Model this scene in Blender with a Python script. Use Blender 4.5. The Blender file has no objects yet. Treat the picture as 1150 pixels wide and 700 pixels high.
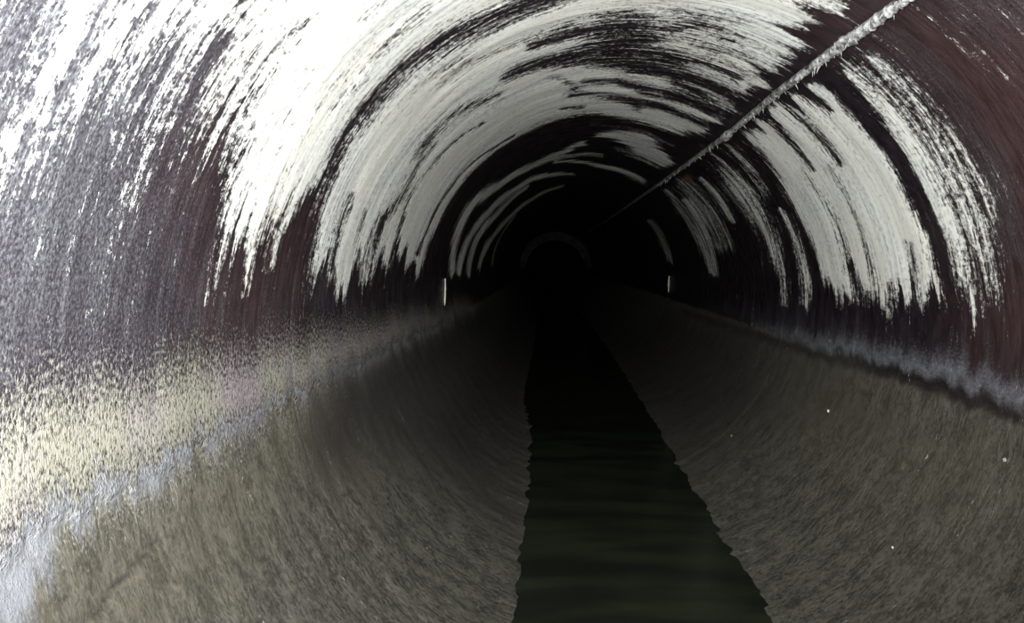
import bpy, bmesh, math, random
import numpy as np
from mathutils import Vector

random.seed(7)
rng = np.random.default_rng(7)
scene = bpy.context.scene
COL = scene.collection

# ------------------------------------------------------------------ camera, flash, world, exposure
R = 1.2                                   # tunnel radius (m); invert at z = 0, axis along +Y
EYE = Vector((-0.27 * R, 0.0, 1.2 * R))   # photographer stands left of the axis

cam_data = bpy.data.cameras.new('camera')
cam_data.sensor_width = 36.0
cam_data.lens = 1000.0 / 1150.0 * 36.0
cam_data.shift_x = -50.0 / 1150.0         # the photograph is an off-centre crop
cam_data.shift_y = -57.0 / 1150.0
cam_data.clip_start = 0.05
cam_data.clip_end = 200
cam = bpy.data.objects.new('camera', cam_data)
cam.location = EYE
cam.rotation_euler = (math.radians(90), 0, 0)
COL.objects.link(cam)
scene.camera = cam

world = bpy.data.worlds.new('tunnel_dark')
scene.world = world
world.use_nodes = True
world.node_tree.nodes['Background'].inputs['Color'].default_value = (0, 0, 0, 1)
world.node_tree.nodes['Background'].inputs['Strength'].default_value = 0.0

# the camera's flash: a small lamp just above and left of the lens, aimed at the crown
flash_data = bpy.data.lights.new('camera_flash', 'SPOT')
flash_data.energy = 1400.0
flash_data.color = (0.97, 0.985, 1.0)
flash_data.shadow_soft_size = 0.012
flash_data.spot_size = math.radians(112)
flash_data.spot_blend = 1.0
flash = bpy.data.objects.new('camera_flash', flash_data)
flash.location = EYE + Vector((-0.05, 0.02, 0.05))
aim = Vector((-0.10, 1.0, 0.17))
flash.rotation_euler = aim.to_track_quat('-Z', 'Y').to_euler()
COL.objects.link(flash)

scene.view_settings.view_transform = 'Standard'
scene.view_settings.look = 'None'
scene.view_settings.gamma = 1.0
scene.view_settings.use_curve_mapping = False
scene.view_settings.exposure = 0.0

# ------------------------------------------------------------------ small helpers
def tag(o, label=None, cat=None, group=None, kind=None):
    if label: o['label'] = label
    if cat: o['category'] = cat
    if group: o['group'] = group
    if kind: o['kind'] = kind
    return o

def empty(name, loc=(0, 0, 0)):
    o = bpy.data.objects.new(name, None)
    o.location = loc
    o.empty_display_size = 0.2
    COL.objects.link(o)
    return o

def mesh_obj(name, verts, faces, mat, parent=None, smooth=True, loc=None):
    me = bpy.data.meshes.new(name)
    me.from_pydata([tuple(v) for v in verts], [], faces)
    if smooth:
        me.polygons.foreach_set('use_smooth', [True] * len(me.polygons))
    me.materials.append(mat)
    o = bpy.data.objects.new(name, me)
    COL.objects.link(o)
    if parent: o.parent = parent
    if loc is not None: o.location = loc
    return o

def hash2(ix, iy, seed):
    h = (ix.astype(np.int64) * 374761393 + iy.astype(np.int64) * 668265263 + seed * 1442695041) & 0x7fffffff
    h = ((h ^ (h >> 13)) * 1274126177) & 0x7fffffff
    return ((h ^ (h >> 16)) & 0xffff) / 65535.0

def vnoise(x, y, seed=0):
    ix = np.floor(x); iy = np.floor(y)
    fx = x - ix; fy = y - iy
    fx = fx * fx * (3 - 2 * fx); fy = fy * fy * (3 - 2 * fy)
    a = hash2(ix, iy, seed); b = hash2(ix + 1, iy, seed)
    c = hash2(ix, iy + 1, seed); d = hash2(ix + 1, iy + 1, seed)
    return (a * (1 - fx) + b * fx) * (1 - fy) + (c * (1 - fx) + d * fx) * fy

def fnoise(x, y, seed=0, octs=3):
    t = 0; a = 1; s = 0
    for k in range(octs):
        t = t + a * vnoise(x * 2 ** k, y * 2 ** k, seed + 17 * k); s += a; a *= 0.5
    return t / s

def sstep(a, b, x):
    t = np.clip((x - a) / (b - a), 0, 1)
    return t * t * (3 - 2 * t)

# ------------------------------------------------------------------ where the stains and painted shade lie on the lining
# every stain and painted shade is laid out on the wall itself: (angle round the bore in degrees, distance along it in metres[, half-width])
FEATURES = [
('P','haze',0.95,0.14,1,[(145.6,0.81),(126.5,1.47),(141.8,1.91),(155,1.86),(169.1,1.88),(180.5,1.97),(182.4,1.28),(175.2,0.89)]),
('P','haze',0.55,0.1,1,[(158,1.7),(155.2,1.99),(172.5,2.25),(169.5,3.06),(183.2,3.01),(181.8,1.88)]),
('P','maroon',0.6,0.08,1,[(154,1.75),(154.5,1.93),(170.3,2.17),(158.7,2.69),(162.1,3),(182.8,3.07),(179.5,2.14)]),
('P','haze',0.5,0.06,1,[(174.2,3.22),(179.2,6.04),(185.5,6),(183,3.18)]),
('P','calcite',0.4,0.12,1,[(145.6,0.81),(140.4,1.06),(149.3,1.27),(154.4,1.44),(159.4,1.55),(159.1,1.41),(161.6,1.35),(163.9,1)]),
('P','calcite',0.74,0.08,1,[(141,1.01),(121.9,1.52),(129.9,2.17),(146.3,2.21),(159.8,2.23),(158.7,2),(155.2,1.84),(158.6,1.82),(155.4,1.69),(154.5,1.6),(157.2,1.57),(154.9,1.47),(156.8,1.43),(151.3,1.28)]),
('P','calcite',0.97,0.03,1,[(171.1,2.2),(165.4,2.23),(160,2.19),(155.4,2.11),(148.7,2.09),(143.5,2.03),(132.4,1.83),(114.5,1.66),(91.8,2.12),(103.4,3.06),(115.4,2.93),(128.4,2.91),(138.7,2.89),(147.5,2.88),(153.9,2.93),(158.1,2.77),(160.7,2.58),(163.9,2.49),(167.5,2.46),(165.9,2.31)]),
('S','calcite',0.35,0.07,0.3,[(152.2,1.43,0.0167),(156.5,1.46,0.0195),(160.2,1.48,0.0099)]),
('S','calcite',0.3,0.07,0.3,[(149,1.62,0.0108),(153.5,1.61,0.0134),(159.2,1.65,0.011)]),
('S','calcite',0.25,0.056,0.3,[(145.1,1.76,0.0073),(150.1,1.77,0.0103),(155.5,1.81,0.009)]),
('S','calcite',0.5,0.056,0.3,[(140,2.02,0.0067),(149.2,2.05,0.0085),(156.4,2.14,0.0089)]),
('S','calcite',0.7,0.028,0.3,[(169.4,2.67,0.0067),(164.4,2.66,0.0089),(159.9,2.72,0.0091)]),
('S','calcite',0.65,0.028,0.3,[(171.9,2.47,0.0062),(166.9,2.48,0.0083)]),
('P','calcite',1.1,0.025,1,[(172.9,3.18),(161.3,3.02),(150.4,2.97),(137.4,3.03),(126.5,3.11),(116.1,3.14),(106.5,3.17),(94.1,3.18),(80.3,3.01),(69.7,2.9),(64.2,2.93),(62,3.09),(60.8,3.41),(60,3.9),(58.7,4.54),(59.7,5.14),(59.7,5.57),(64.4,5.89),(72.2,6.02),(84.2,5.93),(95.9,5.75),(107.1,5.7),(119.2,5.81),(131.3,5.85),(143.1,5.78),(152.8,5.81),(162,5.68),(171.5,5.68),(169.2,5.28),(168.2,4.92),(166.6,4.69),(167,4.33),(169.9,4.18),(174.7,3.92),(170.9,3.79),(173.5,3.62),(174.2,3.41)]),
('S','calcite',0.38,0.042,0.3,[(94.9,2.96,0.0395),(106.4,3.07,0.0333),(116,3.1,0.0336),(127.5,3.01,0.0276),(137.4,2.99,0.0174),(149.4,2.97,0.0124),(159.1,2.99,0.01),(169.5,3.08,0.0103),(176.8,3.05,0.0127)]),
('S','calcite',0.6,0.07,0.3,[(124.2,3.34,0.025),(132.9,3.18,0.0265),(141.5,3.15,0.0158)]),
('S','calcite',0.55,0.07,0.3,[(127.4,2.61,0.0109),(135.4,2.59,0.0129),(143.3,2.61,0.0109)]),
('S','calcite',0.42,0.0168,0.3,[(127,4.69,0.0059),(132,4.56,0.0057),(141.7,4.5,0.0075),(150.9,4.47,0.0093),(161.9,4.56,0.0114),(169.6,4.55,0.0227)]),
('S','calcite',0.34,0.0112,0.3,[(118.9,5.67,0.0057),(125.1,5.62,0.0061),(139.9,5.5,0.0073),(150,5.46,0.0091),(158.4,5.46,0.0091),(166.1,5.36,0.0134)]),
('S','calcite',0.42,0.042,0.3,[(139.7,4.16,0.0139),(151.7,4.28,0.0178),(161,4.07,0.0237),(169.1,4.05,0.0304)]),
('S','calcite',0.45,0.056,0.3,[(120,4.25,0.0213),(128.6,4.04,0.0269),(142.2,4.03,0.0134)]),
('S','calcite',0.55,0.028,0.3,[(103.1,3.53,0.0147),(110.1,3.53,0.0118),(117.4,3.51,0.0117),(129.2,3.48,0.0087)]),
('S','calcite',0.45,0.028,0.3,[(171.3,3.41,0.0114),(164.7,3.37,0.0112),(157,3.35,0.0084)]),
('S','calcite',0.5,0.028,0.3,[(168.8,3.76,0.0094),(163.4,3.7,0.0093),(157.9,3.66,0.0061)]),
('P','calcite',0.3,0.05,1,[(100.6,3.47),(94.9,3.4),(87.8,3.37),(83.9,3.56),(78.6,3.4),(73.2,3.35),(72.2,3.51),(78.7,3.73),(81.6,3.93),(76.9,4.26),(83.9,4.52),(95.9,4.28),(103.4,4.2),(102.8,3.83)]),
('S','calcite',0.25,0.035,0.3,[(116.9,3.97,0.0198),(108.7,4.02,0.0268),(100.6,4.1,0.0307),(85.7,4.37,0.0328),(76.7,4.44,0.0296),(67.9,4.43,0.0258),(56.8,4.52,0.0188)]),
('S','calcite',0.25,0.028,0.3,[(84.9,4.1,0.0137),(77,4.09,0.0239),(71.2,4.06,0.0203),(64.1,4.14,0.0103)]),
('S','calcite',0.28,0.028,0.3,[(98.8,4.71,0.0118),(90.7,4.75,0.0119),(80.5,4.97,0.029),(71.1,4.92,0.0287),(59.4,4.92,0.0205)]),
('S','calcite',0.35,0.028,0.3,[(102,4.99,0.0166),(86.5,5.29,0.0176),(70.7,5.34,0.0222),(62.1,5.36,0.0179)]),
('S','calcite',0.3,0.028,0.3,[(110.2,3.65,0.0122),(103,3.64,0.0152),(96,3.63,0.0181)]),
('S','calcite',0.4,0.028,0.3,[(106.8,4.39,0.0073),(97.1,5.03,0.0084),(80.4,5.52,0.0138)]),
('S','calcite',0.25,0.014,0.3,[(104.3,5.4,0.009),(96.3,5.51,0.0092)]),
('S','calcite',0.3,0.042,0.3,[(75.3,4.65,0.0194),(64.4,4.81,0.024),(58.2,4.78,0.0199)]),
('P','calcite',0.62,0.04,1,[(75,3.63),(62.9,3.55),(61.3,4),(70.2,4.17),(79.4,4.03)]),
('S','calcite',0.92,0.035,0.5,[(172.4,7.4,0.0185),(165.6,7.23,0.0241),(159.7,7.09,0.0295),(145.7,7.03,0.0352),(131.4,7.58,0.0316),(121.5,7.76,0.0259),(112.3,7.7,0.0192),(103.8,7.65,0.0191),(95.5,7.18,0.012)]),
('P','calcite',1.05,0.02,1,[(89.2,6.67),(82,6.54),(75.3,6.48),(65.4,6.81),(57.8,7.25),(58.4,7.74),(63.6,7.8),(72.5,7.6),(79.5,7.23),(88.8,6.86)]),
('S','calcite',0.92,0.028,0.4,[(174.2,7.91,0.0198),(166.5,7.95,0.0265),(155.8,8.11,0.027),(143.3,8.51,0.0319),(131,8.75,0.0292),(118.5,8.86,0.0221),(108,9.29,0.0194),(96.7,9.71,0.0121)]),
('S','calcite',0.92,0.028,0.4,[(174,8.78,0.0219),(157,8.77,0.0292),(140.4,9.38,0.0313),(122.5,9.42,0.0157)]),
('S','calcite',0.92,0.028,0.4,[(173.3,9.97,0.0166),(159.8,10.28,0.0257),(139.7,11.16,0.0279),(120.4,11.35,0.0236),(101.8,11.12,0.0093)]),
('S','calcite',0.62,0.028,0.4,[(170.8,12.12,0.0152),(158.4,11.82,0.0197),(135.4,11.8,0.0098)]),
('S','calcite',0.72,0.028,0.4,[(122.5,7.64,0.0095),(111.6,7.89,0.0132),(101.4,7.94,0.0165),(85.9,8.04,0.0134)]),
('S','calcite',0.92,0.021,0.4,[(105.7,8.25,0.0069),(84,8.99,0.0187),(74.1,9.05,0.0226),(58.9,9.16,0.0191)]),
('S','calcite',0.5,0.028,0.4,[(82.3,7.47,0.0124),(70,7.72,0.0193),(59.2,7.83,0.0131)]),
('S','calcite',0.4,0.014,0.3,[(95,6.24,0.0078),(82.8,6.34,0.0106),(62.8,6.46,0.0108)]),
('P','calcite',0.72,0.04,1,[(48.6,6.17),(44.7,5.98),(38.1,5.82),(28.7,5.81),(17.9,5.86),(9.5,5.98),(10.6,6.24),(19.4,6.36),(28.5,6.5),(38.9,6.59)]),
('S','calcite',0.8,0.021,0.3,[(46.4,6.98,0.0116),(38.6,6.97,0.0174),(27.6,7.01,0.0146)]),
('S','calcite',0.58,0.07,0.3,[(49.8,7.68,0.0448),(34,7.85,0.0654),(18.6,7.9,0.0527)]),
('S','calcite',0.7,0.028,0.3,[(42,8.27,0.0276),(24.9,8.56,0.0285),(5.7,8.63,0.0216)]),
('S','calcite',0.6,0.028,0.3,[(40.1,11.83,0.0296),(26.4,11.75,0.0294),(12.1,11.7,0.0292)]),
('S','calcite',0.62,0.028,0.3,[(52,8.71,0.0218),(36.7,9,0.03),(23.2,8.92,0.0297),(9.4,8.77,0.0219)]),
('S','calcite',0.7,0.021,0.3,[(26.3,5.49,0.0092),(21,5.45,0.0136),(13.7,5.44,0.0181),(7.1,5.41,0.018),(-2.1,5.46,0.0136)]),
('S','calcite',0.62,0.021,0.3,[(20.6,5.86,0.0098),(10.4,5.95,0.0149),(-3.4,5.99,0.015)]),
('S','calcite',0.5,0.014,0.3,[(56.7,5.96,0.0074),(47.5,5.97,0.005)]),
('S','calcite',0.5,0.042,0.3,[(52,5.51,0.0138),(39.2,5.57,0.0139),(32.3,5.65,0.0094)]),
('P','calcite',1.12,0.022,1,[(51.8,5.13),(49.3,5.03),(41.6,5.15),(31.1,5.2),(21.3,5.15),(9.8,5.07),(4.7,4.89),(-1.4,4.72),(1.5,4.62),(2.5,4.47),(4,4.23),(-2.1,4.11),(4.4,4.01),(3,3.76),(5.1,3.61),(3.9,3.5),(10.3,3.51),(17.3,3.52),(27,3.54),(37.1,3.58),(45,3.56),(51.2,3.53),(55.8,3.57),(55,3.97),(55,4.5)]),
('S','calcite',0.3,0.021,0.3,[(53.9,4.42,0.0092),(47.1,4.47,0.0112),(36,4.51,0.0075)]),
('S','calcite',0.35,0.028,0.3,[(54.5,4.07,0.0102),(45.9,4.07,0.0119),(34.7,4.1,0.0068)]),
('S','calcite',0.15,0.021,0.3,[(54.9,3.8,0.0127),(50.5,3.75,0.0125),(46.7,3.7,0.0062)]),
('S','calcite',0.6,0.021,0.3,[(36.9,4.67,0.0078),(23.7,4.59,0.0076),(7.8,4.58,0.0115)]),
('S','calcite',0.58,0.021,0.3,[(34.7,4.3,0.009),(22.9,4.27,0.0089),(5,4.22,0.0141)]),
('S','calcite',0.4,0.0168,0.3,[(15.7,3.73,0.0047),(10.3,3.75,0.0078),(3.9,3.77,0.0126)]),
('S','calcite',0.3,0.0168,0.3,[(10,4.56,0.0076),(0.4,4.44,0.0148)]),
('S','calcite',0.3,0.0168,0.3,[(7.2,4.04,0.0067),(1.5,4.03,0.0134)]),
('P','calcite',1.05,0.025,1,[(55.1,3.37),(54.6,3.25),(50.7,3.23),(43.4,3.19),(32.8,3.21),(23.2,3.19),(13.6,3.21),(6.5,3.23),(2.5,3.27),(4.8,3.32),(2,3.36),(5.5,3.4),(12,3.39),(18.8,3.42),(27.3,3.45),(37.4,3.46),(46.1,3.45),(52.2,3.42)]),
('S','calcite',0.62,0.098,0.3,[(50.1,3.12,0.0234),(39.3,3.09,0.0257),(28.6,3.1,0.0258),(18.1,3.11,0.0233),(7.4,3.15,0.0184)]),
('S','calcite',0.03,0.014,0.3,[(57.2,3.48,0.0145),(55,3.46,0.0202),(50.2,3.44,0.0229),(40.1,3.48,0.0232),(30,3.49,0.0233),(20.7,3.47,0.0202),(12,3.45,0.0173),(3.8,3.43,0.0143),(-2.8,3.42,0.0114)]),
('S','calcite',0.2,0.014,0.3,[(52.5,3.35,0.0042),(46.7,3.37,0.0056),(40.3,3.39,0.0028)]),
('S','haze',0.65,0.056,0.3,[(52.1,2.79,0.0093),(48.1,2.85,0.0143),(40.4,2.83,0.0165),(31.1,2.84,0.0166),(22.2,2.88,0.0168),(14.1,2.93,0.0122)]),
('S','haze',0.42,0.112,0.3,[(52.3,3.07,0.0358),(45.7,2.98,0.0348),(37.6,2.93,0.0342),(26.9,2.94,0.0343),(14.9,3.01,0.0351)]),
('P','haze',0.5,0.08,1,[(63.1,2.22),(50.4,1.74),(29.8,2.18),(37.1,2.44),(46.3,2.53),(54,2.54)]),
('P','calcite',0.3,0.08,1,[(59.7,2.14),(50.4,1.74),(36.8,2.06),(41.9,2.41)]),
('S','calcite',0.5,0.028,0.3,[(7.4,3.16,0.0105),(2.8,3.17,0.0079)]),
('S','calcite',0.92,0.028,0.3,[(64.8,2.85,0.0071),(62.5,2.83,0.0118),(60.2,2.83,0.0071)]),
('P','maroon',1.05,0.12,1,[(58.2,2.86),(47.3,1.82),(11,1.72),(-0.5,1.97),(-4.9,3.2),(18,3.02),(39.6,2.87)]),
('P','maroon',0.5,0.08,1,[(64.2,3.08),(61.3,2.77),(57.3,2.82),(56.2,3.25)]),
('S','calcite',0.05,0.042,0.3,[(56.6,2.43,0.0182),(56.2,2.75,0.0275),(56.5,3.05,0.0305)]),
('S','calcite',0.05,0.035,0.3,[(55.7,3.09,0.0412),(55.9,3.32,0.0387),(56.2,3.89,0.0389),(56.4,5.07,0.0423),(56.2,7.35,0.049),(57.1,13.01,0.065)]),
('P','cream',1.1,0.06,0.25,[(177,0.95),(179.2,1.4),(179.5,1.67),(180.6,2.06),(181.4,2.69),(183.2,3.89),(184.7,5.63),(187.2,8.67),(193.3,9.93),(192.3,6.79),(190.4,4.39),(190.1,3.36),(189.9,2.64),(189.7,2.02),(189.8,1.64),(190,1.37),(187.6,0.94)]),
('P','pale',0.95,0.022,0.4,[(186.4,0.94),(188.2,1.38),(188,1.65),(188.2,2.03),(188.5,2.66),(188.6,3.38),(189,4.42),(190.8,6.84),(192.5,7.7),(192.9,6.77),(192.5,4.84),(191.7,3.78),(190.1,3.24),(191.3,2.99),(189.5,2.86),(190.6,2.63),(190.5,2.36),(191.7,2.21),(189.8,2.18),(191.1,2.01),(192.1,1.87),(190.7,1.8),(192.3,1.65),(191.4,1.62),(191.9,1.56),(195.9,1.43),(200.9,1.1),(196.1,0.81)]),
('P','haze',0.62,0.06,1,[(-1.4,1.97),(-5.4,2.89),(-5,4.05),(-3.6,5.53),(-8,8.64),(-13.2,10.29),(-15.8,8.45),(-14.2,6.61),(-13.4,4.89),(-11.7,4),(-11.7,3.53),(-11.7,2.86),(-11.4,1.94)]),
('P','pale',0.95,0.04,0.4,[(-6,1.96),(-8,2.88),(-7.2,3.48),(-8,4.2),(-9.3,5.48),(-11.8,6.66),(-13.7,6.62),(-13,4.9),(-11.4,4),(-11.4,3.53),(-11.7,2.86),(-11.4,1.94)]),
('S','seep_shade',0.95,0.021,0.15,[(-16.4,10.17,0.0169),(-16.5,8.43,0.0211),(-15.1,6.59,0.022),(-14.1,4.88,0.0203),(-12.6,3.99,0.02),(-12.5,3.52,0.0205),(-13,3.21,0.0187),(-13.1,2.9,0.0145)]),  # dark line under the right lip, its shadow put into the colour
('P','seep_shade',0.72,0.16,0.6,[(201,15.93),(196.1,6.91),(195.1,4.64),(194.3,3.6),(197.7,3.24),(211.2,3.8),(229.6,4.32),(246.6,4.37),(242.1,9.49),(231.6,28.1)]),  # far left floor: the flash's falloff put into the silt colour
('P','seep_shade',0.62,0.16,0.6,[(-78,38.21),(-22.1,10.64),(-17.5,6.53),(-16.3,4.84),(-27.4,5.05),(-42.5,5.62),(-66.7,5.91),(-75.7,9.54)]),  # the same falloff painted on the far right floor
('S','seep_shade',0.75,0.196,0.5,[(199.3,9.51,0.0951),(198.4,6.52,0.0978),(198,4.67,0.0934),(197.6,3.73,0.0808),(199.3,3.23,0.0377)]),  # these strokes paint damp silt and the fading flash together
('S','seep_shade',0.6,0.224,0.5,[(-26.1,7.19,0.1558),(-31.5,9.98,0.2162),(-55,9.63,0.1605)]),
('S','seep_shade',0.35,0.168,0.5,[(-22.7,3.97,0.0529),(-24.1,4.65,0.0775),(-25.5,5.52,0.0828)]),
('P','ochre',0.7,0.12,1,[(-23.1,5.19),(-16.5,2.81),(-28.2,2.63),(-37.1,2.95),(-31.3,3.8),(-31.5,4.9)]),
('P','ochre',0.8,0.1,1,[(193.7,1.6),(193.7,2.31),(193.1,3.07),(198.6,3.97),(202.2,3.35),(199.6,2.83),(203.5,2.07),(204.6,1.46),(200.9,1.32)]),
('S','pale',0.35,0.056,0.3,[(-21.6,2.88,0.0168),(-27.5,2.86,0.0191),(-36.5,2.83,0.0189)]),
('S','pale',0.2,0.056,0.3,[(192.6,2.92,0.0049),(202.6,2.96,0.0099),(214.1,2.97,0.0149)]),
('S','seep_shade',0.85,0.0112,0.1,[(199,1.53,0.0019),(198.9,1.58,0.0026),(198.2,1.64,0.0027),(197.3,1.75,0.0026),(196.5,1.87,0.0016)]),
('S','russet',0.9,0.0112,0.3,[(50.6,7.39,0.0246),(49.9,7.36,0.0245)]),  # small round russet spot beside the cable
]
AN = 0.5                                   # stains feather out along the run of the water
ATTRS = ['calcite', 'haze', 'maroon', 'cream', 'pale', 'seep_shade', 'ochre', 'russet', 'silt']
TIDE_L, TIDE_R = 190.3, -12.3

def seg_dist(px, py, ax, ay, bx, by):
    dx, dy = bx - ax, by - ay
    l = dx * dx + dy * dy + 1e-12
    t = np.clip(((px - ax) * dx + (py - ay) * dy) / l, 0, 1)
    return np.hypot(px - ax - t * dx, py - ay - t * dy), t

def stains(phi, z):
    """phi (rad), z (m) arrays -> dict of stain and painted-shade coverages on the lining."""
    out = {a: np.zeros_like(phi) for a in ATTRS}
    lz = np.log(np.maximum(z, 0.25))
    wob = (fnoise(lz * 34, phi * 2.5, 3, 4) - 0.5)
    wob2 = (fnoise(lz * 90, phi * 2.0, 5, 2) - 0.5)
    wz = (fnoise(phi * 5, lz * 14, 9, 3) - 0.5) * 0.030
    wp = wob * 0.26 + wob2 * 0.12
    for kind, attr, val, soft, warp, pts, _ in ((f + (None,)) for f in FEATURES):
        qx = phi + wp * warp
        qy = lz + wz * min(1.0, warp + 0.5)
        a = out[attr]
        P = [(math.radians(p[0]), math.log(p[1])) for p in pts]
        x0 = min(p[0] for p in P) - 0.25; x1 = max(p[0] for p in P) + 0.25
        y0 = min(p[1] for p in P) - 0.25; y1 = max(p[1] for p in P) + 0.25
        idx = np.nonzero((qx > x0) & (qx < x1) & (qy > y0) & (qy < y1))[0]
        if not len(idx): continue
        x = qx[idx]; y = qy[idx]
        if kind == 'P':
            d = np.full(len(idx), 9.0); ins = np.zeros(len(idx), bool)
            for i in range(len(P)):
                ax, ay = P[i - 1]; bx, by = P[i]
                d = np.minimum(d, seg_dist(x * AN, y, ax * AN, ay, bx * AN, by)[0])
                if ay != by:
                    c = ((ay > y) != (by > y)) & (x < (bx - ax) * (y - ay) / (by - ay) + ax)
                    ins ^= c
            sd = np.where(ins, d, -d)
            m = sstep(-soft * 1.6, soft * 1.6, sd)
        else:
            m = np.zeros(len(idx))
            for i in range(len(P) - 1):
                d, t = seg_dist(x, y, *P[i], *P[i + 1])
                h = pts[i][2] * (1 - t) + pts[i + 1][2] * t
                m = np.maximum(m, 1 - sstep(h * 0.6 - soft * 0.5, h * 1.25 + soft, d))
        a[idx] = a[idx] * (1 - m) + val * m
    deg = np.degrees(phi)
    tide = sstep(TIDE_L - 0.6, TIDE_L + 0.6, deg + (wob + wob2) * 3) + 1 - sstep(TIDE_R - 0.6, TIDE_R + 0.6, deg + (wob + wob2) * 2)
    out['silt'] = np.clip(tide, 0, 1)
    out['calcite'] *= 1 - out['silt']
    return out

def bend(z):                               # the bore swings gently to the left far in
    t = np.maximum(z - 8.0, 0) / 20.6
    return -0.27 * R * t * t

def radius(phi, z, st, edge):
    u = phi * R
    deg = np.degrees(phi)
    r = np.full_like(phi, R)
    r += (fnoise(u * 2.2, z * 6, 21, 3) - 0.5) * 0.010
    fl = st['silt']
    rough = (fnoise(u * 9, z * 9, 33, 4) - 0.5) * 0.012 + (fnoise(u * 5 + z * 3, z * 2.2, 35, 3) - 0.5) * 0.010
    r += fl * (rough + 0.010)              # the lower lining sits slightly back from the upper
    r -= st['calcite'] * 0.004 * (0.5 + fnoise(u * 3, z * 40, 41, 2))
    r -= st['cream'] * 0.003
    r += st['seep_shade'] * 0.006
    # silt ridges combed across the water's edge
    for c, w in ((242.0, 7.0), (-66.0, 5.0)):
        m = np.exp(-((deg - c) / w) ** 2)
        r -= m * (fnoise(u * 2 + z * 2.0, z * 14, 51, 4) - 0.6) * 0.026
    # invert scoured wider on the left further in
    r += np.exp(-((deg - 238) / 9.0) ** 2) * sstep(5.0, 10.0, z) * 0.085
    r += edge * 0.0018                      # recessed ring joint
    return r

JOINT0, PITCH = 2.93, 3.0
STEPS = 0.0085

def z_rows(a, b):
    zs = [a, a + 0.006, a + 0.014]
    z = a + 0.014
    while z < b - 0.014:
        step = 0.05 if z < 0.75 else max(0.008, z * STEPS)
        z += step
        zs.append(z)
    zs = [q for q in zs if q < b - 0.017] + [b - 0.014, b - 0.006, b]
    e = [1.0, 0.75, 0.0] + [0.0] * (len(zs) - 6) + [0.0, 0.75, 1.0]
    return np.array(zs), np.array(e)

def lining(name, d0, d1, z0, z1, parent, mat, n):
    zs, ed = z_rows(z0, z1)
    ph = np.radians(np.linspace(d0, d1, n + 1))
    PH, ZZ = np.meshgrid(ph, zs)
    ED = np.repeat(ed[:, None], n + 1, 1)
    p = PH.ravel(); z = ZZ.ravel(); e = ED.ravel()
    st = stains(p, z)
    r = radius(p, z, st, e)
    x = r * np.cos(p) + bend(z); y = z; h = R + r * np.sin(p)
    nr, nc = len(zs), n + 1
    I = np.arange(nr * nc).reshape(nr, nc)
    f = np.stack([I[:-1, :-1], I[:-1, 1:], I[1:, 1:], I[1:, :-1]], -1).reshape(-1, 4)
    me = bpy.data.meshes.new(name)
    me.vertices.add(len(p)); me.vertices.foreach_set('co', np.stack([x, y, h], -1).astype(np.float32).ravel())
    me.loops.add(len(f) * 4); me.loops.foreach_set('vertex_index', f.ravel().astype(np.int32))
    me.polygons.add(len(f))
    me.polygons.foreach_set('loop_start', (np.arange(len(f)) * 4).astype(np.int32))
    me.polygons.foreach_set('use_smooth', np.ones(len(f), bool))
    me.update(calc_edges=True)
    uv = me.uv_layers.new(name='bore')
    uvs = np.stack([p * R, z], -1)[f.ravel()]
    uv.data.foreach_set('uv', uvs.astype(np.float32).ravel())
    for a in ATTRS:
        at = me.attributes.new(a, 'FLOAT', 'POINT')
        at.data.foreach_set('value', st[a].astype(np.float32))
    me.materials.append(mat)
    me.validate()
    o = bpy.data.objects.new(name, me)
    COL.objects.link(o)
    o.parent = parent
    return o

# ------------------------------------------------------------------ materials
def new_mat(name):
    m = bpy.data.materials.new(name)
    m.use_nodes = True
    return m, m.node_tree, m.node_tree.nodes['Principled BSDF']

class NT:
    def __init__(s, t): s.t = t
    def n(s, typ, **kw):
        q = s.t.nodes.new(typ)
        for k, v in kw.items(): setattr(q, k, v)
        return q
    def link(s, a, b): s.t.links.new(a, b)
    def put(s, sock, v):
        if hasattr(v, 'is_output'): s.link(v, sock)
        elif isinstance(v, tuple) and len(v) == 3 and sock.type == 'RGBA': sock.default_value = (*v, 1)
        else: sock.default_value = v
    def math(s, op, a, b=0.0, clamp=False):
        q = s.n('ShaderNodeMath', operation=op, use_clamp=clamp)
        s.put(q.inputs[0], a); s.put(q.inputs[1], b)
        return q.outputs[0]
    def noise(s, vec, sc, detail=3, rough=0.55, scale=1.0):
        mp = s.n('ShaderNodeMapping'); s.link(vec, mp.inputs['Vector'])
        mp.inputs['Scale'].default_value = sc
        q = s.n('ShaderNodeTexNoise'); s.link(mp.outputs[0], q.inputs['Vector'])
        q.inputs['Scale'].default_value = scale; q.inputs['Detail'].default_value = detail
        q.inputs['Roughness'].default_value = rough
        return q.outputs['Fac']
    def attr(s, name): return s.n('ShaderNodeAttribute', attribute_name=name).outputs['Fac']
    def rng(s, v, a, b, c=0.0, d=1.0, smooth=True):
        q = s.n('ShaderNodeMapRange', interpolation_type='SMOOTHSTEP' if smooth else 'LINEAR')
        s.put(q.inputs['Value'], v)
        for k, x in zip(('From Min', 'From Max', 'To Min', 'To Max'), (a, b, c, d)): q.inputs[k].default_value = x
        return q.outputs['Result']
    def mix(s, f, a, b):
        q = s.n('ShaderNodeMix', data_type='RGBA')
        s.put(q.inputs[0], f); s.put(q.inputs[6], a); s.put(q.inputs[7], b)
        return q.outputs[2]

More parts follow.
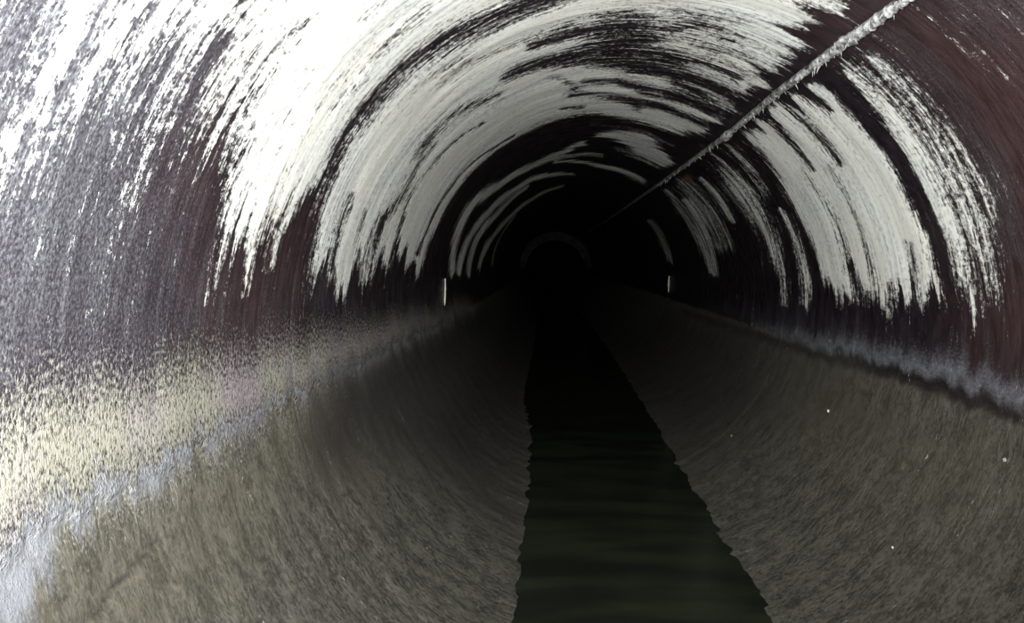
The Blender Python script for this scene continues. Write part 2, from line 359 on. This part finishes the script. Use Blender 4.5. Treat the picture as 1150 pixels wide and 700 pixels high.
def lining_material():
    m, t, bs = new_mat('wet_mineral_lining')
    g = NT(t)
    uv = g.n('ShaderNodeUVMap', uv_map='bore').outputs[0]
    A = {a: g.attr(a) for a in ATTRS}
    n_run = g.noise(uv, (1.6, 11.0, 1), 9, 0.72)          # runs down the curve, all widths
    n_fine = g.noise(uv, (7.0, 48.0, 1), 7, 0.75)
    n_grain = g.noise(uv, (110.0, 150.0, 1), 3, 0.7)
    n_pop = g.noise(uv, (75.0, 75.0, 1), 2, 0.5)
    n_big = g.noise(uv, (1.3, 2.2, 1), 3, 0.55)
    n_mid = g.noise(uv, (9.0, 14.0, 1), 6, 0.7)
    n_tone = g.noise(uv, (1.3, 34.0, 1), 8, 0.78)
    n_far = g.noise(uv, (0.9, 4.6, 1), 5, 0.65)
    n_speck = g.noise(uv, (42.0, 30.0, 1), 5, 0.75)
    n_haze = g.noise(uv, (5.0, 30.0, 1), 7, 0.8)
    n_silt = g.noise(uv, (34.0, 60.0, 1), 7, 0.8)
    dn = lambda v, k: g.math('MULTIPLY', g.math('SUBTRACT', v, 0.5), k)
    # ---- calcite mask
    cin = g.math('MULTIPLY', A['calcite'], 1.18)
    cin = g.math('ADD', cin, -0.30)
    for v, k in ((n_run, 2.0), (n_fine, 2.3), (n_grain, 0.9), (n_speck, 1.7), (n_far, 0.9)):
        cin = g.math('ADD', cin, dn(v, k))
    cm = g.rng(cin, 0.16, 0.66)
    # ---- dark slime base
    col = g.mix(g.rng(n_mid, 0.35, 0.65), (0.006, 0.004, 0.006), (0.018, 0.011, 0.015))
    col = g.mix(g.math('MULTIPLY', A['maroon'], 0.85), col, g.mix(g.rng(n_fine, 0.3, 0.7), (0.027, 0.013, 0.013), (0.078, 0.044, 0.042)))
    hz = g.math('ADD', g.math('ADD', A['haze'], dn(n_run, 0.9)), g.math('ADD', dn(n_grain, 1.1), dn(n_fine, 0.8)))
    hz = g.math('MULTIPLY', g.rng(hz, 0.15, 1.1), g.rng(A['haze'], 0.02, 0.4))
    col = g.mix(hz, col, g.mix(g.rng(g.math('ADD', g.math('MULTIPLY', n_grain, 0.55), g.math('MULTIPLY', n_haze, 0.45)), 0.40, 0.64), (0.030, 0.029, 0.033), (0.115, 0.114, 0.124)))
    # ---- silt below the tide line
    sc = g.mix(g.rng(g.math('ADD', n_silt, dn(n_mid, 0.5)), 0.40, 0.60), (0.013, 0.0125, 0.0095), (0.094, 0.088, 0.068))
    sc = g.mix(g.math('MULTIPLY', g.rng(n_grain, 0.4, 0.75), 0.4), sc, (0.17, 0.160, 0.13))
    sc = g.mix(g.math('MULTIPLY', A['ochre'], 0.6), sc, g.mix(g.rng(n_fine, 0.3, 0.7), (0.045, 0.036, 0.018), (0.15, 0.125, 0.075)))
    col = g.mix(A['silt'], col, sc)
    # ---- cream crust (popcorn grains), pale bloom
    cr = g.math('ADD', A['cream'], g.math('ADD', dn(n_pop, 1.3), dn(n_grain, 1.6)))
    cr = g.math('MULTIPLY', g.rng(cr, 0.28, 1.0), g.rng(A['cream'], 0.05, 0.35))
    creamc = g.mix(g.rng(n_big, 0.42, 0.60), (0.255, 0.245, 0.192), (0.25, 0.222, 0.218))
    col = g.mix(cr, col, creamc)
    pl = g.math('ADD', A['pale'], g.math('ADD', dn(n_speck, 0.8), dn(n_grain, 0.7)))
    pl = g.rng(pl, 0.25, 1.0)
    col = g.mix(g.math('MULTIPLY', pl, 0.9), col, (0.21, 0.218, 0.235))
    se = g.math('ADD', A['seep_shade'], g.math('ADD', dn(n_mid, 0.9), dn(n_silt, 0.9)))
    se = g.math('MULTIPLY', g.rng(se, 0.15, 0.95), g.rng(A['seep_shade'], 0.02, 0.3))
    col = g.mix(se, col, (0.014, 0.011, 0.010))  # damp marks, lip shadow and flash falloff share this painted dark colour
    # ---- calcite on top
    cw = g.mix(g.rng(g.math('ADD', g.math('MULTIPLY', n_tone, 0.65), g.math('MULTIPLY', n_speck, 0.35)), 0.36, 0.55), (0.27, 0.265, 0.30), (0.78, 0.79, 0.72))
    cw = g.mix(g.math('MULTIPLY', g.rng(n_big, 0.4, 0.65), 0.6), cw, (0.74, 0.72, 0.62))
    col = g.mix(cm, col, cw)
    col = g.mix(g.math('MULTIPLY', A['russet'], 0.9), col, (0.16, 0.07, 0.02))
    # ---- gloss and relief
    rough = g.rng(n_mid, 0.3, 0.7, 0.34, 0.5)
    rough = g.math('ADD', rough, g.math('MULTIPLY', cm, 0.25))
    rough = g.math('ADD', rough, g.math('MULTIPLY', A['silt'], 0.25), True)
    g.link(col, bs.inputs['Base Color']); g.link(rough, bs.inputs['Roughness'])
    bs.inputs['Specular IOR Level'].default_value = 0.35
    g.link(g.math('MULTIPLY', g.math('SUBTRACT', 1.0, cm), g.rng(A['silt'], 0, 1, 0.3, 0.10, False)), bs.inputs['Coat Weight'])
    bs.inputs['Coat IOR'].default_value = 1.45; bs.inputs['Coat Roughness'].default_value = 0.38
    hsum = g.math('ADD', g.math('MULTIPLY', n_fine, 0.35), g.math('ADD', g.math('MULTIPLY', n_grain, 0.35), g.math('MULTIPLY', cm, 0.5)))
    hsum = g.math('ADD', hsum, g.math('MULTIPLY', cr, 0.6))
    hsum = g.math('ADD', hsum, g.math('MULTIPLY', g.math('MULTIPLY', n_silt, A['silt']), 1.6))
    b = g.n('ShaderNodeBump'); b.inputs['Strength'].default_value = 0.8; b.inputs['Distance'].default_value = 0.006
    g.link(hsum, b.inputs['Height']); g.link(b.outputs[0], bs.inputs['Normal']); g.link(b.outputs[0], bs.inputs['Coat Normal'])
    return m

def simple_mat(name, c0, c1, scale, rough, bump=0.003, spec=0.4):
    m, t, bs = new_mat(name)
    g = NT(t)
    oc = g.n('ShaderNodeTexCoord').outputs['Object']
    n = g.noise(oc, (scale, scale, scale), 4, 0.6)
    g.link(g.mix(g.rng(n, 0.35, 0.65), c0, c1), bs.inputs['Base Color'])
    bs.inputs['Roughness'].default_value = rough
    bs.inputs['Specular IOR Level'].default_value = spec
    b = g.n('ShaderNodeBump'); b.inputs['Distance'].default_value = bump; b.inputs['Strength'].default_value = 0.8
    g.link(n, b.inputs['Height']); g.link(b.outputs[0], bs.inputs['Normal'])
    return m

def water_material():
    m, t, bs = new_mat('murky_water')
    g = NT(t)
    oc = g.n('ShaderNodeTexCoord').outputs['Object']
    n = g.noise(oc, (1.6, 5.0, 1), 3, 0.5)
    g.link(g.mix(g.rng(n, 0.35, 0.65), (0.010, 0.012, 0.008), (0.018, 0.022, 0.013)), bs.inputs['Base Color'])
    bs.inputs['Roughness'].default_value = 0.16
    bs.inputs['IOR'].default_value = 1.33
    n2 = g.noise(oc, (1.5, 7.0, 1), 2, 0.4)
    b = g.n('ShaderNodeBump'); b.inputs['Distance'].default_value = 0.004; b.inputs['Strength'].default_value = 0.5
    g.link(n2, b.inputs['Height']); g.link(b.outputs[0], bs.inputs['Normal'])
    return m

M_LINING = lining_material()
M_CRUST = simple_mat('calcite_crust', (0.08, 0.078, 0.08), (0.58, 0.58, 0.55), 38, 0.5, 0.004)
M_SHEATH = simple_mat('limed_cable_sheath', (0.02, 0.018, 0.02), (0.34, 0.345, 0.33), 9, 0.5, 0.003)
M_DRIP = simple_mat('pale_drip', (0.55, 0.52, 0.42), (0.80, 0.77, 0.66), 40, 0.4)
def ring_material():
    m, t, bs = new_mat('grimy_concrete_ring')
    g = NT(t)
    oc = g.n('ShaderNodeTexCoord').outputs['Object']
    n = g.noise(oc, (5, 5, 5), 4, 0.6)
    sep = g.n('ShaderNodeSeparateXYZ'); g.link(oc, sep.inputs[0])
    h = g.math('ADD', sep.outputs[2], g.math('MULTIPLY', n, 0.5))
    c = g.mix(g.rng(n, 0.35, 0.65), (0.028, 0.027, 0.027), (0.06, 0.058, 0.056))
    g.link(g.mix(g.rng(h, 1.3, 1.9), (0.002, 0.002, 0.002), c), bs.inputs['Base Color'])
    bs.inputs['Roughness'].default_value = 0.8; bs.inputs['Specular IOR Level'].default_value = 0.05
    return m
M_RING = ring_material()
M_DARK = simple_mat('near_black', (0.003, 0.0025, 0.003), (0.006, 0.005, 0.005), 5, 0.7, 0.003, 0.05)  # near-black on the far pipe and the end caps
M_WATER = water_material()
M_PEB_W = simple_mat('pale_pebble', (0.55, 0.53, 0.48), (0.75, 0.73, 0.68), 40, 0.6)
M_PEB_O = simple_mat('rusty_pebble', (0.28, 0.12, 0.04), (0.42, 0.20, 0.08), 40, 0.6)
M_PEB_G = simple_mat('grey_pebble', (0.20, 0.19, 0.18), (0.36, 0.35, 0.33), 40, 0.6)

# ------------------------------------------------------------------ the setting: the lined bore, in rings
ceiling = tag(empty('ceiling', (0, 0, 0)), 'arched tunnel crown streaked with white calcite over black slime', None, None, 'structure')
wall_left = tag(empty('wall_left', (0, 0, 0)), 'near curved wall left of camera with grey film and white runs', None, None, 'structure')
wall_right = tag(empty('wall_right', (0, 0, 0)), 'curved wall right of camera with two broad white fields and a black slit', None, None, 'structure')
floor = tag(empty('floor', (0, 0, 0)), 'brown silted lower lining sloping down to the water', None, None, 'structure')

joints = [-1.5] + [JOINT0 + PITCH * k for k in range(-1, 10)]
for z0, z1 in zip(joints[:-1], joints[1:]):
    if z1 < 0.5: q = 0.35
    elif z0 < 8: q = 1.0
    else: q = 0.6
    lining('lining_segment', 39, 141, z0, z1, ceiling, M_LINING, int(190 * q))
    lining('lining_segment', 141, TIDE_L, z0, z1, wall_left, M_LINING, int(130 * q))
    lining('lining_segment', TIDE_R, 39, z0, z1, wall_right, M_LINING, int(120 * q))
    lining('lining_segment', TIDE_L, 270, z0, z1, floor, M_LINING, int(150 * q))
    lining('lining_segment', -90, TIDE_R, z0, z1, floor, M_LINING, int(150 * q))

# far narrowing: a grimy ring, then a smaller dark pipe closed by a near-black cap
def tube_ring(name, r_out, r_in, y0, y1, cx, cz, mat, parent=None, n=72):
    v = []; f = []
    for r, y in ((r_out, y0), (r_in, y0), (r_in, y1), (r_out, y1)):
        for i in range(n):
            a = 2 * math.pi * i / n
            v.append((cx + r * math.cos(a), y, cz + r * math.sin(a)))
    for k in range(4):
        for i in range(n):
            j = (i + 1) % n; k2 = (k + 1) % 4
            f.append((k * n + i, k * n + j, k2 * n + j, k2 * n + i))
    return mesh_obj(name, v, f, mat, parent, smooth=False)

END_Y = joints[-1]
ring = tube_ring('trim_1', 1.32, 0.98, END_Y - 0.25, END_Y + 0.05, float(bend(np.array([END_Y]))[0]), R - 0.06, M_RING)
tag(ring, 'faint concrete ring narrowing the bore at the far end', None, None, 'structure')
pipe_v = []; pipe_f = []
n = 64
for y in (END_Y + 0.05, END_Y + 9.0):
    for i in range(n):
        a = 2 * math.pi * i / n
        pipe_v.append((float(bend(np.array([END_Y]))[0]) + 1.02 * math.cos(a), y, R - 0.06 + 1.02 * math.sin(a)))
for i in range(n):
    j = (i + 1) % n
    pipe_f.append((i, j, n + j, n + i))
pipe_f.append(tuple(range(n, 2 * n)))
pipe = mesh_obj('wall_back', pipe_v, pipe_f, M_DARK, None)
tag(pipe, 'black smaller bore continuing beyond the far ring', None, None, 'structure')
# closing wall behind the photographer
back_v = [(1.22 * math.cos(2 * math.pi * i / n), joints[0] + 0.002, R + 1.22 * math.sin(2 * math.pi * i / n)) for i in range(n)]
back = mesh_obj('wall_front', back_v, [tuple(range(n))], M_DARK, None, smooth=False)
tag(back, 'dark end of the bore behind the camera', None, None, 'structure')

# ------------------------------------------------------------------ water in the invert
WL = R - 0.925 * R
zs, _ = z_rows(joints[0] + 0.01, END_Y - 0.27)
zs = zs[::2]
xs = np.linspace(-1, 1, 25)
wv = []; wf = []
for z in zs:
    cx = float(bend(np.array([z]))[0])
    hw = 0.66 if z > 5 else 0.56
    for x in xs:
        wv.append((cx + x * hw, z, WL + 0.0010 * math.sin(z * 9 + x * 2) + 0.0004 * math.sin(z * 23 + x * 5)))
nc = len(xs)
for i in range(len(zs) - 1):
    for j in range(nc - 1):
        wf.append((i * nc + j, i * nc + j + 1, (i + 1) * nc + j + 1, (i + 1) * nc + j))
water = mesh_obj('water', wv, wf, M_WATER)
tag(water, 'dark murky green water lying along the bottom of the tunnel', 'water', None, 'stuff')

# ------------------------------------------------------------------ crusted cable along the upper right of the crown
def on_bore(deg, z, inset=0.0):
    a = math.radians(deg)
    return Vector(((R - inset) * math.cos(a) + float(bend(np.array([z]))[0]), z, R + (R - inset) * math.sin(a)))

cable_pts = [(-1.4, 56.2), (0.5, 56.1), (1.6, 56.1), (2.58, 56.1), (3.13, 56.4), (3.85, 56.5), (5.16, 55.5), (7.42, 55.7), (10, 56.2), (13.2, 56.6), (20, 56.4), (29.5, 56.4)]
def cable_deg(z):
    for (a, da), (b, db) in zip(cable_pts[:-1], cable_pts[1:]):
        if a <= z <= b: return da + (db - da) * (z - a) / (b - a)
    return cable_pts[-1][1]

cable = empty('cable', on_bore(56.1, -1.4, 0.03))
tag(cable, 'lime-crusted cable running lengthwise along the upper right of the crown', 'cable')
def rough_tube(name, r_fn, z_list, inset, mat, seg=10, seed=0, jitter=0.25):
    v = []; f = []
    rr = random.Random(seed)
    for z in z_list:
        c = on_bore(cable_deg(z), z, inset) - cable.location
        a0 = math.radians(cable_deg(z))
        for i in range(seg):
            a = 2 * math.pi * i / seg
            r = r_fn(z) * (1 + jitter * (rr.random() - 0.5) * 2)
            ur = Vector((math.cos(a0), 0, math.sin(a0))); ut = Vector((-math.sin(a0), 0, math.cos(a0)))
            v.append(c + ur * (r * math.cos(a)) + ut * (r * math.sin(a)))
    for k in range(len(z_list) - 1):
        for i in range(seg):
            j = (i + 1) % seg
            f.append((k * seg + i, k * seg + j, (k + 1) * seg + j, (k + 1) * seg + i))
    f.append(tuple(range(seg - 1, -1, -1))); f.append(tuple(range((len(z_list) - 1) * seg, len(z_list) * seg)))
    return mesh_obj(name, v, f, mat, cable)
zl = [-1.4, 0, 1.0]
while zl[-1] < 29.4: zl.append(zl[-1] + max(0.02, 0.012 * zl[-1]))
rough_tube('sheath', lambda z: 0.017, zl, 0.022, M_SHEATH, 10, 1, 0.06)
# the crust swells and thins along the cable
def crust_r(z):
    k = float(fnoise(np.array([z * 3.1]), np.array([0.3]), 77, 3)[0])
    sw = 0.009 * math.exp(-((z - 3.1) / 0.28) ** 2) + 0.010 * math.exp(-((z - 5.15) / 0.12) ** 2)
    return (0.003 + 0.016 * k) * (1.0 if z < 5.5 else max(0.3, 1 - (z - 5.5) * 0.3)) + sw
zc = [1.2]
while zc[-1] < 9.0: zc.append(zc[-1] + max(0.012, 0.006 * zc[-1]))
rough_tube('crust', crust_r, zc, 0.030, M_CRUST, 9, 2, 0.35)

# spikes of lime hanging from the crust, each one a part
sp_meshes = []
for k in range(5):
    L = 1.0; v = []; f = []
    rr = random.Random(90 + k)
    rings = [(0, 0.20), (0.3, 0.17), (0.65, 0.10), (0.9, 0.04)]
    ox = oy = 0
    for h, r in rings:
        ox += rr.uniform(-.05, .05); oy += rr.uniform(-.05, .05)
        for i in range(6):
            a = math.pi * i / 3
            q = r * rr.uniform(.75, 1.25)
            v.append((ox + q * math.cos(a), oy + q * math.sin(a), -h))
    v.append((ox, oy, -1.0))
    for q in range(3):
        for i in range(6):
            j = (i + 1) % 6
            f.append((q * 6 + i, q * 6 + j, (q + 1) * 6 + j, (q + 1) * 6 + i))
    for i in range(6): f.append((18 + i, 18 + (i + 1) % 6, 24))
    f.append((5, 4, 3, 2, 1, 0))
    me = bpy.data.meshes.new('lime_spike'); me.from_pydata(v, [], f); me.materials.append(M_CRUST)
    me.polygons.foreach_set('use_smooth', [True] * len(me.polygons))
    sp_meshes.append(me)
rr = random.Random(5)
z = 2.1
while z < 8.5:
    o = bpy.data.objects.new('lime_spike', rr.choice(sp_meshes))
    COL.objects.link(o); o.parent = cable
    c = on_bore(cable_deg(z), z, rr.uniform(0.025, 0.045))
    tang = Vector((math.sin(math.radians(56)), 0, -math.cos(math.radians(56))))
    o.location = c + tang * rr.uniform(-0.012, 0.014) - cable.location
    ln = rr.uniform(0.012, 0.030) * (1.35 if 2.75 < z < 3.5 else 1.0)
    o.scale = (ln * 0.55, ln * 0.55, ln)
    o.rotation_euler = (rr.uniform(-.35, .35), rr.uniform(-.75, -0.1), rr.uniform(0, 6))
    z += rr.uniform(0.022, 0.065) * (1 + 0.12 * z)

# ------------------------------------------------------------------ two thin lime drips on the walls
def drip(name, d0, d1, z, width, label):
    k = 9
    v = []; f = []
    base = on_bore((d0 + d1) / 2, z, 0)
    rr = random.Random(int(z * 10))
    sgn = -1 if d0 > 90 else 1
    for i in range(k):
        t = i / (k - 1)
        d = d0 + (d1 - d0) * t
        w = width * (0.35 + 0.9 * math.sin(math.pi * min(1, 0.12 + t * 0.85)) ** 0.7) * rr.uniform(.75, 1.2)
        if i == k - 1: w *= 0.25
        a = math.radians(d)
        ur = Vector((math.cos(a), 0, math.sin(a)))
        c = on_bore(d, z + 0.02 * math.sin(t * 5), 0) - base
        for j in range(8):
            b = 2 * math.pi * j / 8
            v.append(c - ur * (0.004 + (w * 1.1) * (0.4 + 0.6 * math.cos(b))) + Vector((0, w * math.sin(b), 0)))
    for i in range(k - 1):
        for j in range(8):
            q = (j + 1) % 8
            f.append((i * 8 + j, i * 8 + q, (i + 1) * 8 + q, (i + 1) * 8 + j))
    f.append(tuple(range(7, -1, -1))); f.append(tuple(range((k - 1) * 8, k * 8)))
    ob = mesh_obj(name, v, f, M_DRIP, None, True, base)
    return tag(ob, label, 'stalactite')
drip('lime_drip', 175.1, 185.3, 6.92, 0.009, 'thin pale lime drip clinging to the black left wall above the tide line')
drip('lime_drip', 1.8, -9.2, 11.9, 0.012, 'short pale lime drip on the black right wall, deep in the tunnel')

# ------------------------------------------------------------------ a few loose pebbles on the right-hand slope
def pebble(deg, z, size, mat, label, seed):
    st = stains(np.array([math.radians(deg)]), np.array([z]))
    r = float(radius(np.array([math.radians(deg)]), np.array([z]), st, np.zeros(1))[0])
    a = math.radians(deg)
    loc = Vector((r * math.cos(a), z, R + r * math.sin(a))) - Vector((math.cos(a), 0, math.sin(a))) * size * 0.35
    bm = bmesh.new()
    bmesh.ops.create_icosphere(bm, subdivisions=2, radius=size)
    rr = random.Random(seed)
    for v in bm.verts:
        v.co *= rr.uniform(.8, 1.15); v.co.z *= 0.7; v.co.x *= 1.2
    me = bpy.data.meshes.new('pebble'); bm.to_mesh(me); bm.free()
    me.polygons.foreach_set('use_smooth', [True] * len(me.polygons))
    me.materials.append(mat)
    o = bpy.data.objects.new('pebble', me); o.location = loc
    o.rotation_euler = (0, -(a + math.pi / 2), rr.uniform(0, 3)); COL.objects.link(o)
    return tag(o, label, 'pebble', 'pebbles on the right slope')
pebble(-26.4, 4.6, 0.007, M_PEB_W, 'small white pebble on the right slope just below the dark line under the lip', 3)
pebble(-47.8, 5.79, 0.007, M_PEB_O, 'rust-orange pebble on the right slope nearer the water', 4)
pebble(-19.8, 2.9, 0.007, M_PEB_G, 'grey pebble on the right slope near the right edge of the picture', 5)
pebble(-41.8, 3.24, 0.005, M_PEB_W, 'tiny white pebble low on the right slope, nearest the camera', 6)
